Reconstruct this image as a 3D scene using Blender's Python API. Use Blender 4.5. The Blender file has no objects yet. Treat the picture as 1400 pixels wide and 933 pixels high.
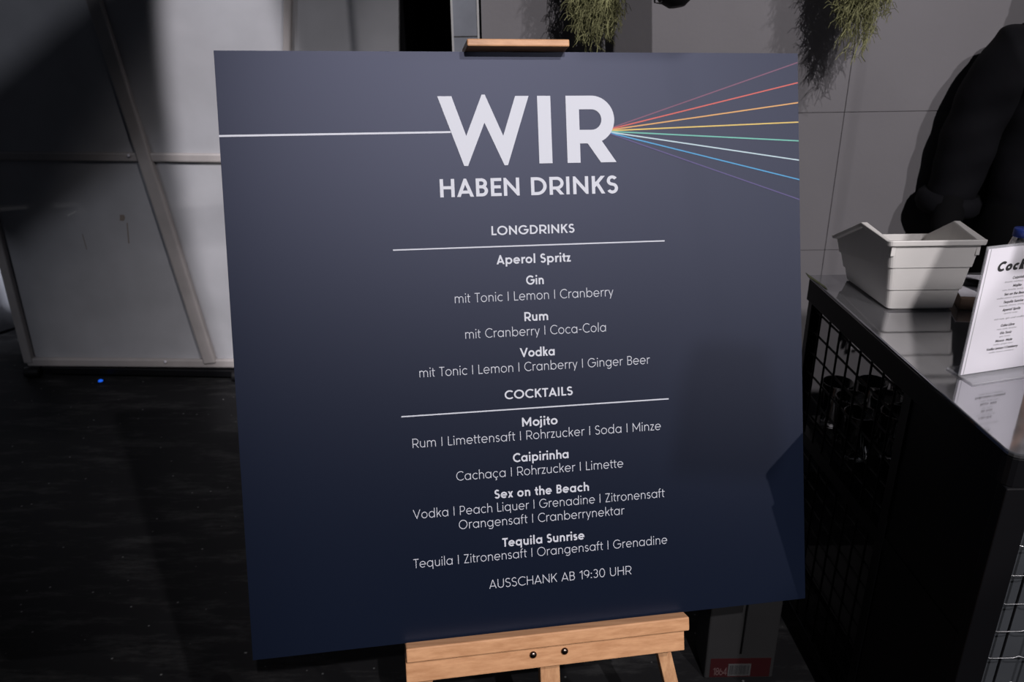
import bpy, bmesh, math, random
from mathutils import Vector, Matrix
from math import sin, cos, pi, radians as RAD

random.seed(7)
S = bpy.context.scene
COL = S.collection

# ------------------------------------------------------------------ camera
F = 1200.0                       # focal length in pixels of a 1400x933 frame
HC = 1.6                         # camera height
_d = Vector((.0137, .907, .421)).normalized()        # gravity in camera axes (x right, y down, z forward)
_up = -_d
_fw = (Vector((0, 0, 1)) - _up * _up.z).normalized()
_rt = _fw.cross(_up)
if _rt.x < 0: _rt = -_rt
RM = Matrix((_rt, _fw, _up))     # camera axes -> world
CAMP = Vector((0, 0, HC))
cam_d = bpy.data.cameras.new('camera')
cam = bpy.data.objects.new('camera', cam_d); COL.objects.link(cam)
_x, _y, _z = RM @ Vector((1, 0, 0)), RM @ Vector((0, -1, 0)), RM @ Vector((0, 0, -1))
cam.matrix_world = Matrix(((_x.x, _y.x, _z.x, 0), (_x.y, _y.y, _z.y, 0), (_x.z, _y.z, _z.z, HC), (0, 0, 0, 1)))
cam_d.sensor_width = 36; cam_d.lens = F / 1400 * 36
cam_d.clip_start = .05
cam_d.dof.use_dof = True; cam_d.dof.focus_distance = 1.5; cam_d.dof.aperture_fstop = 6.3
S.camera = cam

# ------------------------------------------------------------------ view, world, lights
S.view_settings.view_transform = 'Standard'; S.view_settings.look = 'None'
S.view_settings.exposure = 0; S.view_settings.gamma = 1; S.view_settings.use_curve_mapping = False
w = bpy.data.worlds.new('hall'); S.world = w; w.use_nodes = True
w.node_tree.nodes['Background'].inputs[0].default_value = (.55, .6, .75, 1)
w.node_tree.nodes['Background'].inputs[1].default_value = .03

KEY = Vector((2.963, -1.083, 2.628))                     # the main lamp, to the right of the camera
def spot(name, loc, target, watts, color, cone, blend, radius):
    d = bpy.data.lights.new(name, 'SPOT'); d.energy = watts; d.color = color
    d.spot_size = RAD(cone); d.spot_blend = blend; d.shadow_soft_size = radius
    o = bpy.data.objects.new(name, d); COL.objects.link(o); o.location = loc
    o.rotation_euler = (Vector(target) - Vector(loc)).to_track_quat('-Z', 'Y').to_euler()
    return o
CEIL = Vector((1.0, -2.6, 4.5))                       # ceiling lamp over the camera
LB = Vector((-3.2, -1.0, 3.2))                        # bluish side light on the back panel
spot('key_spotlight', KEY, (-.08, 1.42, .95), 210, (1, .95, .93), 22, .25, .016)
spot('side_spotlight', LB, (-1.7, 3.2, .8), 80, (.86, .89, 1), 40, .7, .085)
p_ = spot('panel_spotlight', (-1.6, -.6, 4.2), (-.955, 3.14, .87), 780, (1, .96, 1), 21, .28, .05)
spot('side_spotlight', (-3.9, 1.2, 3.0), (-2.36, 3.55, .45), 480, (.86, .89, 1), 13, .5, .05)  # extra lamp added to brighten the white drape
p_.scale = (.28, 1, 1)                                # shutters closed to a tall narrow pool
spot('ceiling_spotlight', CEIL, (.78, 1.65, .98), 660, (1, .95, .97), 35, .5, .022)
spot('ceiling_spotlight', (2.5, -2.6, 5.6), (.75, 1.75, 1.1), 680, (1, .95, .97), 30, .5, .06)

# ------------------------------------------------------------------ placing helpers
def ray(u, v): return RM @ Vector(((u - 700) / F, (v - 466.5) / F, 1))
def pz(u, v, z):
    d = ray(u, v); return CAMP + d * ((z - HC) / d.z)
def py(u, v, Y):
    d = ray(u, v); return CAMP + d * (Y / d.y)
def pplane(u, v, p0, n):
    d = ray(u, v); return CAMP + d * ((p0 - CAMP).dot(n) / d.dot(n))
# the sign board: origin at its top left corner, one metre square
BO = CAMP + RM @ Vector((-0.47332864, -0.46114739, 1.39214305))
BA = (RM @ Vector((0.98321032, -0.05265144, 0.17471487))).normalized()
BB = RM @ Vector((0.0395565, 0.99619906, 0.07760622)); BB = (BB - BA * BB.dot(BA)).normalized()
BN = BB.cross(BA)
if BN.y > 0: BN = -BN
def bd(a, b, c=0.0): return BO + BA * a + BB * b + BN * c
def bpx(u, v, c=0.0):            # board coordinates of a frame point on the plane c in front of the board
    p = pplane(u, v, BO + BN * c, BN) - BO
    return p.dot(BA), p.dot(BB)

# ------------------------------------------------------------------ materials
def new_mat(name):
    m = bpy.data.materials.new(name); m.use_nodes = True
    return m, m.node_tree, m.node_tree.nodes['Principled BSDF']
def mat(name, col, rough=.5, metal=0., spec=.5, var=0., scale=8., bump=0., bscale=60., stretch=(1, 1, 1), **kw):
    m, t, b = new_mat(name)
    b.inputs['Base Color'].default_value = (*col, 1); b.inputs['Roughness'].default_value = rough
    b.inputs['Metallic'].default_value = metal; b.inputs['Specular IOR Level'].default_value = spec
    for k, v in kw.items(): b.inputs[k.replace('_', ' ')].default_value = v
    if var or bump:
        tc = t.nodes.new('ShaderNodeTexCoord'); mp = t.nodes.new('ShaderNodeMapping')
        mp.inputs['Scale'].default_value = stretch; t.links.new(tc.outputs['Object'], mp.inputs[0])
        if var:
            n = t.nodes.new('ShaderNodeTexNoise'); n.inputs['Scale'].default_value = scale; n.inputs['Detail'].default_value = 6
            r = t.nodes.new('ShaderNodeValToRGB'); t.links.new(mp.outputs[0], n.inputs[0]); t.links.new(n.outputs[0], r.inputs[0])
            r.color_ramp.elements[0].position = .3; r.color_ramp.elements[1].position = .7
            r.color_ramp.elements[0].color = tuple(max(0, c * (1 - var)) for c in col) + (1,)
            r.color_ramp.elements[1].color = tuple(min(1, c * (1 + var)) for c in col) + (1,)
            t.links.new(r.outputs[0], b.inputs['Base Color'])
        if bump:
            n2 = t.nodes.new('ShaderNodeTexNoise'); n2.inputs['Scale'].default_value = bscale; n2.inputs['Detail'].default_value = 4
            bp = t.nodes.new('ShaderNodeBump'); bp.inputs['Strength'].default_value = bump; bp.inputs['Distance'].default_value = .01
            t.links.new(mp.outputs[0], n2.inputs[0]); t.links.new(n2.outputs[0], bp.inputs['Height']); t.links.new(bp.outputs[0], b.inputs['Normal'])
    return m
def wood(name, c0, c1, stretch):
    m, t, b = new_mat(name)
    tc = t.nodes.new('ShaderNodeTexCoord'); mp = t.nodes.new('ShaderNodeMapping'); mp.inputs['Scale'].default_value = stretch
    n = t.nodes.new('ShaderNodeTexNoise'); n.inputs['Scale'].default_value = 5; n.inputs['Detail'].default_value = 8; n.inputs['Roughness'].default_value = .65
    r = t.nodes.new('ShaderNodeValToRGB'); e = r.color_ramp.elements
    e[0].position = .32; e[0].color = (*c0, 1); e[1].position = .66; e[1].color = (*c1, 1)
    t.links.new(tc.outputs['Object'], mp.inputs[0]); t.links.new(mp.outputs[0], n.inputs[0]); t.links.new(n.outputs[0], r.inputs[0]); t.links.new(r.outputs[0], b.inputs['Base Color'])
    b.inputs['Roughness'].default_value = .45; b.inputs['Specular IOR Level'].default_value = .3
    return m
def floor_mat():
    m, t, b = new_mat('black_floor')
    tc = t.nodes.new('ShaderNodeTexCoord')
    mp = t.nodes.new('ShaderNodeMapping'); mp.inputs['Scale'].default_value = (1.6, 7, 1); mp.inputs['Rotation'].default_value = (0, 0, .22)
    n = t.nodes.new('ShaderNodeTexNoise'); n.inputs['Scale'].default_value = 2.2; n.inputs['Detail'].default_value = 9; n.inputs['Roughness'].default_value = .75
    r = t.nodes.new('ShaderNodeValToRGB'); e = r.color_ramp.elements
    e[0].position = .5; e[0].color = (.0075, .0075, .0085, 1); e[1].position = .78; e[1].color = (.05, .05, .05, 1)
    t.links.new(tc.outputs['Object'], mp.inputs[0]); t.links.new(mp.outputs[0], n.inputs[0]); t.links.new(n.outputs[0], r.inputs[0])
    v = t.nodes.new('ShaderNodeTexVoronoi'); v.inputs['Scale'].default_value = 22
    r2 = t.nodes.new('ShaderNodeValToRGB'); e = r2.color_ramp.elements
    e[0].position = .035; e[0].color = (.14, .14, .14, 1); e[1].position = .08; e[1].color = (0, 0, 0, 1)
    t.links.new(tc.outputs['Object'], v.inputs[0]); t.links.new(v.outputs['Distance'], r2.inputs[0])
    mx = t.nodes.new('ShaderNodeMix'); mx.data_type = 'RGBA'; mx.blend_type = 'ADD'; mx.inputs[0].default_value = 1
    t.links.new(r.outputs[0], mx.inputs[6]); t.links.new(r2.outputs[0], mx.inputs[7]); t.links.new(mx.outputs[2], b.inputs['Base Color'])
    b.inputs['Roughness'].default_value = .75; b.inputs['Specular IOR Level'].default_value = .2
    return m
def matt_print():
    m, t, b = new_mat('navy_print'); t.nodes.remove(b); out = t.nodes['Material Output']
    d = t.nodes.new('ShaderNodeBsdfDiffuse'); d.inputs[0].default_value = (.0055, .0086, .019, 1)
    g = t.nodes.new('ShaderNodeBsdfGlossy'); g.distribution = 'BECKMANN'; g.inputs['Roughness'].default_value = .44; g.inputs['Color'].default_value = (.0185, .0195, .0262, 1)
    a = t.nodes.new('ShaderNodeAddShader'); t.links.new(d.outputs[0], a.inputs[0]); t.links.new(g.outputs[0], a.inputs[1]); t.links.new(a.outputs[0], out.inputs[0])
    return m
def glass(name, col=(1, 1, 1), rough=.02, ior=1.45):
    return mat(name, col, rough, Transmission_Weight=1.0, IOR=ior)

M = dict(
    floor=floor_mat(),
    wall=mat('grey_wall_paint', (.185, .178, .188), .6, var=.06, scale=3, bump=.05, bscale=90, spec=.25),
    seam=mat('wall_gap', (.03, .03, .03), .8),
    post=mat('galvanised_post', (.21, .225, .26), .5, metal=.2, var=.12, scale=14),
    post_edge=mat('bright_post_edge', (.5, .5, .5), .45, metal=.3),
    sheet=mat('grey_panel_sheet', (.41, .41, .43), .45, var=.10, scale=5, spec=.4, bump=.04, bscale=8),
    rail=mat('panel_rail', (.40, .37, .36), .5, var=.08, scale=12),
    black=mat('matt_black', (.005, .005, .006), .6, spec=.25),
    black_metal=mat('black_powder_coat', (.0045, .0045, .0055), .45, spec=.22),
    cloth_black=mat('black_cloth', (.006, .006, .007), .9, spec=.1),
    cloth_white=mat('white_cloth', (.7, .7, .74), .85),
    stain=mat('brown_stain', (.24, .20, .17), .8), scratch=mat('pale_scratch', (.6, .6, .6), .6),
    board=matt_print(),
    board_core=mat('board_core', (.02, .02, .025), .7),
    ink=mat('white_ink', (.56, .58, .64), .55, spec=.3),
    ink_thin=mat('pale_ink', (.53, .55, .61), .55, spec=.3),
    wood_x=wood('beech_across', (.45, .225, .11), (.62, .34, .18), (1.5, 22, 22)),
    wood_z=wood('beech_upright', (.40, .20, .10), (.58, .33, .175), (22, 22, 1.5)),
    screw=mat('bronze_screw', (.16, .12, .10), .25, metal=1),
    steel=mat('polished_counter', (.46, .46, .48), .07, metal=.9, bump=.010, bscale=7, stretch=(1.5, .6, 1)),
    chrome=mat('bright_wire', (.55, .55, .56), .3, metal=1),
    panel_dark=mat('dark_grey_panel', (.05, .055, .062), .55, var=.1, scale=6),
    bin=mat('off_white_plastic', (.72, .70, .675), .4, spec=.4),
    paper=mat('white_paper', (.72, .70, .76), .7, spec=.2),
    print=mat('black_print', (.02, .02, .022), .7), print_grey=mat('grey_print', (.30, .30, .32), .7),
    acrylic=mat('clear_acrylic', (.62, .62, .66), .12, Alpha=.35),
    glass=glass('clear_glass', (.92, .94, .95), .08, 1.45),
    card=mat('brown_card', (.16, .10, .07), .6, var=.15, scale=20),
    blue_cap=mat('blue_plastic', (.03, .06, .33), .4),
    shirt=mat('black_shirt', (.003, .003, .0045), .85, spec=.15, bump=.3, bscale=12),
    trousers=mat('black_trousers', (.0025, .0025, .003), .9, spec=.1),
    skin=mat('skin', (.28, .15, .10), .5), hair=mat('dark_hair', (.015, .010, .008), .6),
    eye=mat('eye_white', (.6, .6, .6), .3),
    moss=mat('grey_green_moss', (.21, .21, .105), .85, var=.5, scale=30, spec=.1),
    carton=mat('grey_carton', (.026, .026, .027), .5, var=.08, scale=8),
    red=mat('dark_red_label', (.030, .003, .004), .5), label_white=mat('label_white', (.06, .06, .06), .6), label_pink=mat('label_pale_red', (.09, .05, .05), .6),
    green=mat('dull_green_strip', (.09, .10, .05), .6),
)
m, t, b = new_mat('blue_led'); b.inputs['Base Color'].default_value = (.0, .02, .2, 1)
b.inputs['Emission Color'].default_value = (.01, .13, .9, 1); b.inputs['Emission Strength'].default_value = .8; M['led'] = m
RAYC = [(.155, .065, .11), (.50, .10, .085), (.56, .30, .11), (.58, .42, .12), (.13, .40, .33), (.40, .52, .57), (.06, .27, .50), (.075, .062, .17)]
for i, c in enumerate(RAYC): M['ray%d' % i] = mat('ray_ink_%d' % i, c, .55, spec=.3)

# ------------------------------------------------------------------ mesh helpers
WLOC = {}
class MB:
    def __init__(s): s.v = []; s.f = []; s.sm = []
    def add(s, vs, fs, smooth=False):
        o = len(s.v); s.v += [Vector(p) for p in vs]; s.f += [tuple(i + o for i in f) for f in fs]; s.sm += [smooth] * len(fs); return s
    def hexa(s, p, q):           # two quads, p[i] opposite q[i]
        return s.add(list(p) + list(q), [(3, 2, 1, 0), (4, 5, 6, 7), (0, 1, 5, 4), (1, 2, 6, 5), (2, 3, 7, 6), (3, 0, 4, 7)])
    def box(s, lo, hi):
        (a, b, c), (d, e, f) = lo, hi
        return s.hexa([(a, b, c), (d, b, c), (d, e, c), (a, e, c)], [(a, b, f), (d, b, f), (d, e, f), (a, e, f)])
    def slab(s, poly, off):      # polygon pushed along off
        n = len(poly); off = Vector(off); P = [Vector(p) for p in poly]
        return s.add(P + [p + off for p in P], [tuple(range(n))[::-1], tuple(range(n, 2 * n))] + [(i, (i + 1) % n, n + (i + 1) % n, n + i) for i in range(n)])
    def tube(s, pts, r, n=8, cap=True, smooth=True):
        P = [Vector(p) for p in pts]; R = r if isinstance(r, (list, tuple)) else [r] * len(P)
        t0 = (P[1] - P[0]).normalized(); u = t0.orthogonal().normalized(); vs = []; fs = []
        for i, p in enumerate(P):
            t = (P[min(i + 1, len(P) - 1)] - P[max(i - 1, 0)]).normalized()
            u = (u - t * u.dot(t)).normalized(); v = t.cross(u)
            vs += [p + (u * cos(2 * pi * k / n) + v * sin(2 * pi * k / n)) * R[i] for k in range(n)]
        for i in range(len(P) - 1):
            for k in range(n): fs.append((i * n + k, i * n + (k + 1) % n, (i + 1) * n + (k + 1) % n, (i + 1) * n + k))
        if cap: fs += [tuple(range(n))[::-1], tuple(range((len(P) - 1) * n, len(P) * n))]
        return s.add(vs, fs, smooth)
    def bar(s, a, b, side, w, d):   # rectangular bar from a to b; side = width direction, w wide, d deep
        a, b = Vector(a), Vector(b); t = (b - a).normalized(); x = Vector(side); x = (x - t * x.dot(t)).normalized() * w / 2; y = t.cross(x).normalized() * d / 2
        return s.hexa([a - x - y, a + x - y, a + x + y, a - x + y], [b - x - y, b + x - y, b + x + y, b - x + y])
    def lathe(s, prof, o=(0, 0, 0), n=24, axis=None):
        o = Vector(o); q = Vector((0, 0, 1)).rotation_difference(Vector(axis)) if axis else None
        vs = []; fs = []
        for r, z in prof:
            for k in range(n):
                p = Vector((r * cos(2 * pi * k / n), r * sin(2 * pi * k / n), z)); vs.append((q @ p if q else p) + o)
        for i in range(len(prof) - 1):
            for k in range(n): fs.append((i * n + k, i * n + (k + 1) % n, (i + 1) * n + (k + 1) % n, (i + 1) * n + k))
        return s.add(vs, fs, True)
    def ball(s, c, r, n=12, m_=8, sc=(1, 1, 1)):
        prof = [(max(1e-5, sin(pi * i / m_)) * r, -cos(pi * i / m_) * r) for i in range(m_ + 1)]
        k = MB().lathe(prof, (0, 0, 0), n)
        return s.add([Vector(c) + Vector((p.x * sc[0], p.y * sc[1], p.z * sc[2])) for p in k.v], k.f, True)
    def build(s, name, material, parent=None, bevel=0, seg=2, weld=False):
        me = bpy.data.meshes.new(name); L = WLOC.get(parent.name, Vector()) if parent else (s.loc if hasattr(s, 'loc') else Vector())
        me.from_pydata([tuple(p - L) for p in s.v], [], s.f); me.materials.append(material)
        for p, q in zip(me.polygons, s.sm): p.use_smooth = q
        bm = bmesh.new(); bm.from_mesh(me)
        if weld: bmesh.ops.remove_doubles(bm, verts=bm.verts, dist=1e-5)
        if not getattr(s, 'flat', False): bmesh.ops.recalc_face_normals(bm, faces=bm.faces)
        bm.to_mesh(me); bm.free()
        o = bpy.data.objects.new(name, me); COL.objects.link(o)
        if parent: o.parent = parent
        else: o.location = L
        WLOC[o.name] = L
        if bevel:
            bv = o.modifiers.new('bevel', 'BEVEL'); bv.width = bevel; bv.segments = seg; bv.limit_method = 'ANGLE'; bv.angle_limit = RAD(40)
        return o
def tag(o, label=None, cat=None, group=None, kind=None):
    if label: o['label'] = label
    if cat: o['category'] = cat
    if group: o['group'] = group
    if kind: o['kind'] = kind
    return o
def thing(name, loc, label, cat, group=None):
    o = bpy.data.objects.new(name, None); COL.objects.link(o); o.location = loc; o.empty_display_size = .05
    WLOC[o.name] = Vector(loc); return tag(o, label, cat, group)

# ------------------------------------------------------------------ stroke lettering (a geometric sans drawn as ribbons)
XH, ASC, DSC = .70, 1.05, -.27
def arc(cx, cy, rx, ry, a0, a1, n=None):
    n = n or max(4, int(abs(a1 - a0) / 9))
    return [(cx + rx * cos(RAD(a0 + (a1 - a0) * i / n)), cy + ry * sin(RAD(a0 + (a1 - a0) * i / n))) for i in range(n + 1)]
def circ(cx, cy, rx, ry): return arc(cx, cy, rx, ry, 0, 360, 40)
def zig(x0, xs, s, w0, lo, hi):
    pass
def glyph(ch, s):
    """(width, strokes); a stroke is (points, low clip, high clip); cap height 1"""
    h = s / 2; e = .4; B = (-9, 9); st = []
    def L(*p, lo=-9, hi=9): st.append((list(p), lo, hi))
    def ext(p, q, d=.3):         # push q on past itself
        k = math.hypot(q[0] - p[0], q[1] - p[1]); return (q[0] + (q[0] - p[0]) / k * d, q[1] + (q[1] - p[1]) / k * d)
    def seg(p, q, lo=-9, hi=9): L(ext(q, p), ext(p, q), lo=lo, hi=hi)
    def apexy(tan, flat):        # distance from a clipped tip back to the centre line corner
        return h / sin(math.atan(tan)) - flat / 2 / tan
    def dot(cx, cy, r): st.append((circ(cx, cy, r / 2, r / 2), -9, 9, r))
    x = XH
    if ch in 'AVv':
        H_ = 1 if ch in 'AV' else x; w_ = (.80 if ch == 'A' else .86 if ch == 'V' else .62) + .25 * s
        t = (w_ / 2 - s * .62) / H_; k = apexy(t, s * .75); hw = h / cos(math.atan(t))
        if ch == 'A':
            ya = 1 - k; a = (w_ / 2, ya); l = (hw, 0); r = (w_ - hw, 0)
            L(ext(a, l), a, ext(a, r), lo=0, hi=1); yb = .26; L((w_ * .16 + hw * .5, yb), (w_ * .84 - hw * .5, yb))
        else:
            a = (w_ / 2, k); l = (hw, H_); r = (w_ - hw, H_); L(ext(a, l), a, ext(a, r), lo=0, hi=H_)
    elif ch == 'W':
        w_ = 1.368; st.append(([(0, 1), (.209, 1), (.405, .421), (.659, 1.021), (.707, 1.021), (.961, .417), (1.163, 1), (1.368, 1), (1.015, -.018), (.964, -.018), (.685, .612), (.414, -.018), (.356, -.018), (0, 1)], -9, 9, 1))
    elif ch == 'B':
        w_ = .60; ym = .53
        L((h, 0), (h, 1))
        for y0, y1, ww in ((ym, 1 - h, w_ - .04), (h, ym, w_)):
            r = (y1 - y0) / 2; L((h, y1), *arc(ww - h - r, (y0 + y1) / 2, r, r, 90, -90), (h, y0))
    elif ch in 'CGcç':
        H_ = 1 if ch in 'CG' else x; ov = .012; r = H_ / 2 + ov - h; cx = r + h; cy = H_ / 2
        if ch == 'G':
            w_ = 2 * cx - .02; L(*arc(cx, cy, r, r, 44, 352), (cx + r, cy + .0), (cx + .04, cy + .0))
        else:
            w_ = 2 * cx - (.15 if ch == 'C' else .09); L(*arc(cx, cy, r, r, 46, 314))
            if ch == 'ç': L((cx, 0), (cx + .01, -.09), *arc(cx + .0, -.17, .075, .07, 60, -140, 8))
    elif ch == 'D':
        w_ = .80; r = .5 - h; L((h, 0), (h, 1)); L((h, 1 - h), *arc(w_ - .5, .5, r, r, 90, -90), (h, h))
    elif ch == 'E':
        w_ = .54; L((h, 0), (h, 1)); L((0, 1 - h), (w_, 1 - h)); L((0, .51), (w_ - .04, .51)); L((0, h), (w_, h))
    elif ch == 'H': w_ = .72; L((h, 0), (h, 1)); L((w_ - h, 0), (w_ - h, 1)); L((h, .52), (w_ - h, .52))
    elif ch in 'Il': w_ = s; L((h, 0), (h, ASC if ch == 'l' else 1))
    elif ch == 'K':
        w_ = .66 + .25 * s; L((h, 0), (h, 1)); j = (h * .8, .36); L(j, ext(j, (w_ - .7 * s, 1)), hi=1); seg((.26 + .1 * s, .58), (w_ - .6 * s, 0), lo=0, hi=.68)
    elif ch == 'k':
        w_ = .52 + .25 * s; L((h, 0), (h, ASC)); j = (h * .8, .24); L(j, ext(j, (w_ - .75 * s, x)), hi=x); seg((.22 + .1 * s, .42), (w_ - .6 * s, 0), lo=0, hi=.5)
    elif ch == 'L': w_ = .50; L((h, 1), (h, h), (w_, h), lo=0)
    elif ch == 'M':
        w_ = .90 + .3 * s; L((h, -e), (h, 1 - .5 * s), (w_ / 2, .26), (w_ - h, 1 - .5 * s), (w_ - h, -e), lo=0, hi=1)
    elif ch == 'N': w_ = .76 + .2 * s; L((h, -e), (h, 1 - .6 * s), (w_ - h, .6 * s), (w_ - h, 1 + e), lo=0, hi=1)
    elif ch in 'Oo0':
        H_ = x if ch == 'o' else 1; r = H_ / 2 + .012 - h; rx = r if ch != '0' else r * .62; w_ = 2 * (rx + h); L(*circ(w_ / 2, H_ / 2, rx, r))
    elif ch in 'PR':
        w_ = .62 if ch == 'P' else .774; bw = .62 if ch == 'P' else .64 + .55 * s
        y0 = .288 + h if s > .12 else .40; r = (1 - h - y0) / 2
        L((h, 0), (h, 1)); L((h, 1 - h), *arc(bw - h - r, (1 - h + y0) / 2, r, r, 90, -90), (h, y0))
        if ch == 'R':
            w_ = max(bw + .02, .64 + .65 * s); hw = .62 * s; seg((bw - r - h - .02, y0 - .0), (w_ - hw, 0), lo=0, hi=y0)
    elif ch in 'Ss':
        H_ = 1 if ch == 'S' else x; w_ = (.58 if ch == 'S' else .46) + .1 * s; ym = H_ * .52; ov = .012
        ru = (H_ + ov - h - ym) / 2; rl = (ym + ov - h) / 2; rx = w_ / 2 - h
        L(*arc(w_ / 2, H_ + ov - h - ru, rx - .015, ru, 30, 240, 24), *arc(w_ / 2, -ov + h + rl, rx, rl, 60, -152, 24))
    elif ch == 'T': w_ = .62; L((w_ / 2, 0), (w_ / 2, 1 - h)); L((0, 1 - h), (w_, 1 - h))
    elif ch == 'U': w_ = .70; r = w_ / 2 - h; L((h, 1), *arc(w_ / 2, r + h - .01, r, r, 180, 360), (w_ - h, 1))
    elif ch in 'Zz':
        H_ = 1 if ch == 'Z' else x; w_ = .62 if ch == 'Z' else .50
        L((.02, H_ - h), (w_ - .8 * s, H_ - h)); L((.8 * s, h), (w_, h)); seg((.75 * s, h * .2), (w_ - .75 * s, H_ - h * .2), lo=0, hi=H_)
    elif ch in 'abdpqg':
        r = x / 2 + .012 - h; w_ = 2 * r + s
        L(*circ(w_ / 2, x / 2, r, r))
        xs = h if ch in 'bp' else w_ - h
        y0, y1 = {'a': (0, x), 'b': (0, ASC), 'd': (0, ASC), 'p': (DSC, x), 'q': (DSC, x), 'g': (.0, x)}[ch]
        if ch == 'g': rr = r * .86; L((xs, x), (xs, -.02), *arc(xs - rr, -.02, rr, -DSC - .02 - h + .02, 0, -140, 16))
        else: L((xs, y0), (xs, y1))
    elif ch == 'e':
        r = x / 2 + .012 - h; w_ = 2 * r + s; L((h, x / 2), (w_ - h, x / 2 - .0), *arc(w_ / 2, x / 2, r, r, 4, 318))
    elif ch == 'f': w_ = .36 + .3 * s; r = .17; xs = .10 + h; L((xs, 0), (xs, ASC - h - r), *arc(xs + r, ASC - h - r, r, r, 180, 80, 8)); L((0, x - h), (w_ - .02, x - h))
    elif ch == 't': w_ = .34 + .3 * s; r = .14; xs = .10 + h; L((xs, .92), (xs, h + r), *arc(xs + r, h + r, r, r, 180, 280, 8)); L((0, x - h), (w_, x - h))
    elif ch in 'hnum':
        if ch == 'm':
            w_ = .98 + .3 * s; r = (w_ - s) / 4; L((h, 0), (h, x))
            for k in (0, 1): c = h + r + 2 * r * k; L((c + r, 0), (c + r, x + .01 - h - r), *arc(c, x + .01 - h - r, r, r, 0, 180))
        else:
            w_ = .56 + .25 * s; r = w_ / 2 - h
            if ch == 'u': L((h, x), (h, r + h), *arc(w_ / 2, r + h - .01, r, r, 180, 360), (w_ - h, r + h)); L((w_ - h, 0), (w_ - h, x))
            else: L((h, 0), (h, ASC if ch == 'h' else x)); L((w_ - h, 0), (w_ - h, x - h - r), *arc(w_ / 2, x + .01 - h - r, r, r, 0, 180))
    elif ch in 'ij':
        dd = max(s * 1.2, .13); w_ = s
        if ch == 'i': L((h, 0), (h, x))
        else: L((h, x), (h, DSC + .15), *arc(h - .15, DSC + .15, .15, .15 - h, 0, -90, 8))
        dot(h, x + .24, dd)
    elif ch == 'r': w_ = .33 + .3 * s; r = .25; L((h, 0), (h, x)); L(*arc(h + r, x + .01 - h - r, r, r, 180, 72, 10))
    elif ch == 'x': w_ = .54 + .3 * s; seg((.6 * s, 0), (w_ - .6 * s, x), 0, x); seg((.6 * s, x), (w_ - .6 * s, 0), 0, x)
    elif ch == 'y':
        w_ = .60 + .28 * s; hw = .55 * s; a = (w_ / 2 + .01, .02); r = (w_ - hw, x); sl = (r[0] - a[0]) / (r[1] - a[1])
        seg((a[0] + (DSC - a[1]) * sl, DSC), r, DSC, x); seg((hw, x), (a[0] + .0, a[1] + .02), .0, x)
    elif ch == '1': w_ = .30 + .5 * s; L((w_ - h, 0), (w_ - h, 1)); L((w_ - h, 1 - h * .9), (.02, .77))
    elif ch == '9' or ch == '6':
        r = .31 - h + .01; w_ = .62; P = circ(w_ / 2, 1 - r - h, r, r); Q = arc(w_ / 2 - .17, 1 - r - h, r + .17, .62, 0, -62, 10)
        if ch == '6': P = [(w_ - a, 1 - b_) for a, b_ in P]; Q = [(w_ - a, 1 - b_) for a, b_ in Q]
        L(*P); L(*Q)
    elif ch == '3' or ch == '8':
        w_ = .58; ru = .24 - h / 2; rl = .265 - h / 2
        if ch == '3': L(*arc(w_ / 2 - .02, 1 - h - ru, ru, ru, 150, -90), ); L(*arc(w_ / 2 - .02, h + rl, rl, rl, 90, -150))
        else: L(*circ(w_ / 2, 1 - h - ru, ru, ru)); L(*circ(w_ / 2, h + rl, rl, rl))
    elif ch == '4': w_ = .66; L((.48, 0), (.48, 1)); L((.48, 1 - h), (.06, .27), (w_, .27))
    elif ch == ':': w_ = .13; dot(.065, .09, .14); dot(.065, .58, .14)
    elif ch == '-': w_ = .36; L((.02, .36), (.34, .36))
    elif ch == ',': w_ = .1; L((.05, .05), (.02, -.14))
    else: w_ = .30
    return w_, st
def clip_poly(P, y, keep_above):
    out = []
    for i in range(len(P)):
        a, b_ = P[i - 1], P[i]; ia = (a[1] >= y) == keep_above or a[1] == y; ib = (b_[1] >= y) == keep_above or b_[1] == y
        if ia != ib: t = (y - a[1]) / (b_[1] - a[1]); out.append((a[0] + (b_[0] - a[0]) * t, y))
        if ib: out.append(b_)
    return out
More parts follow.
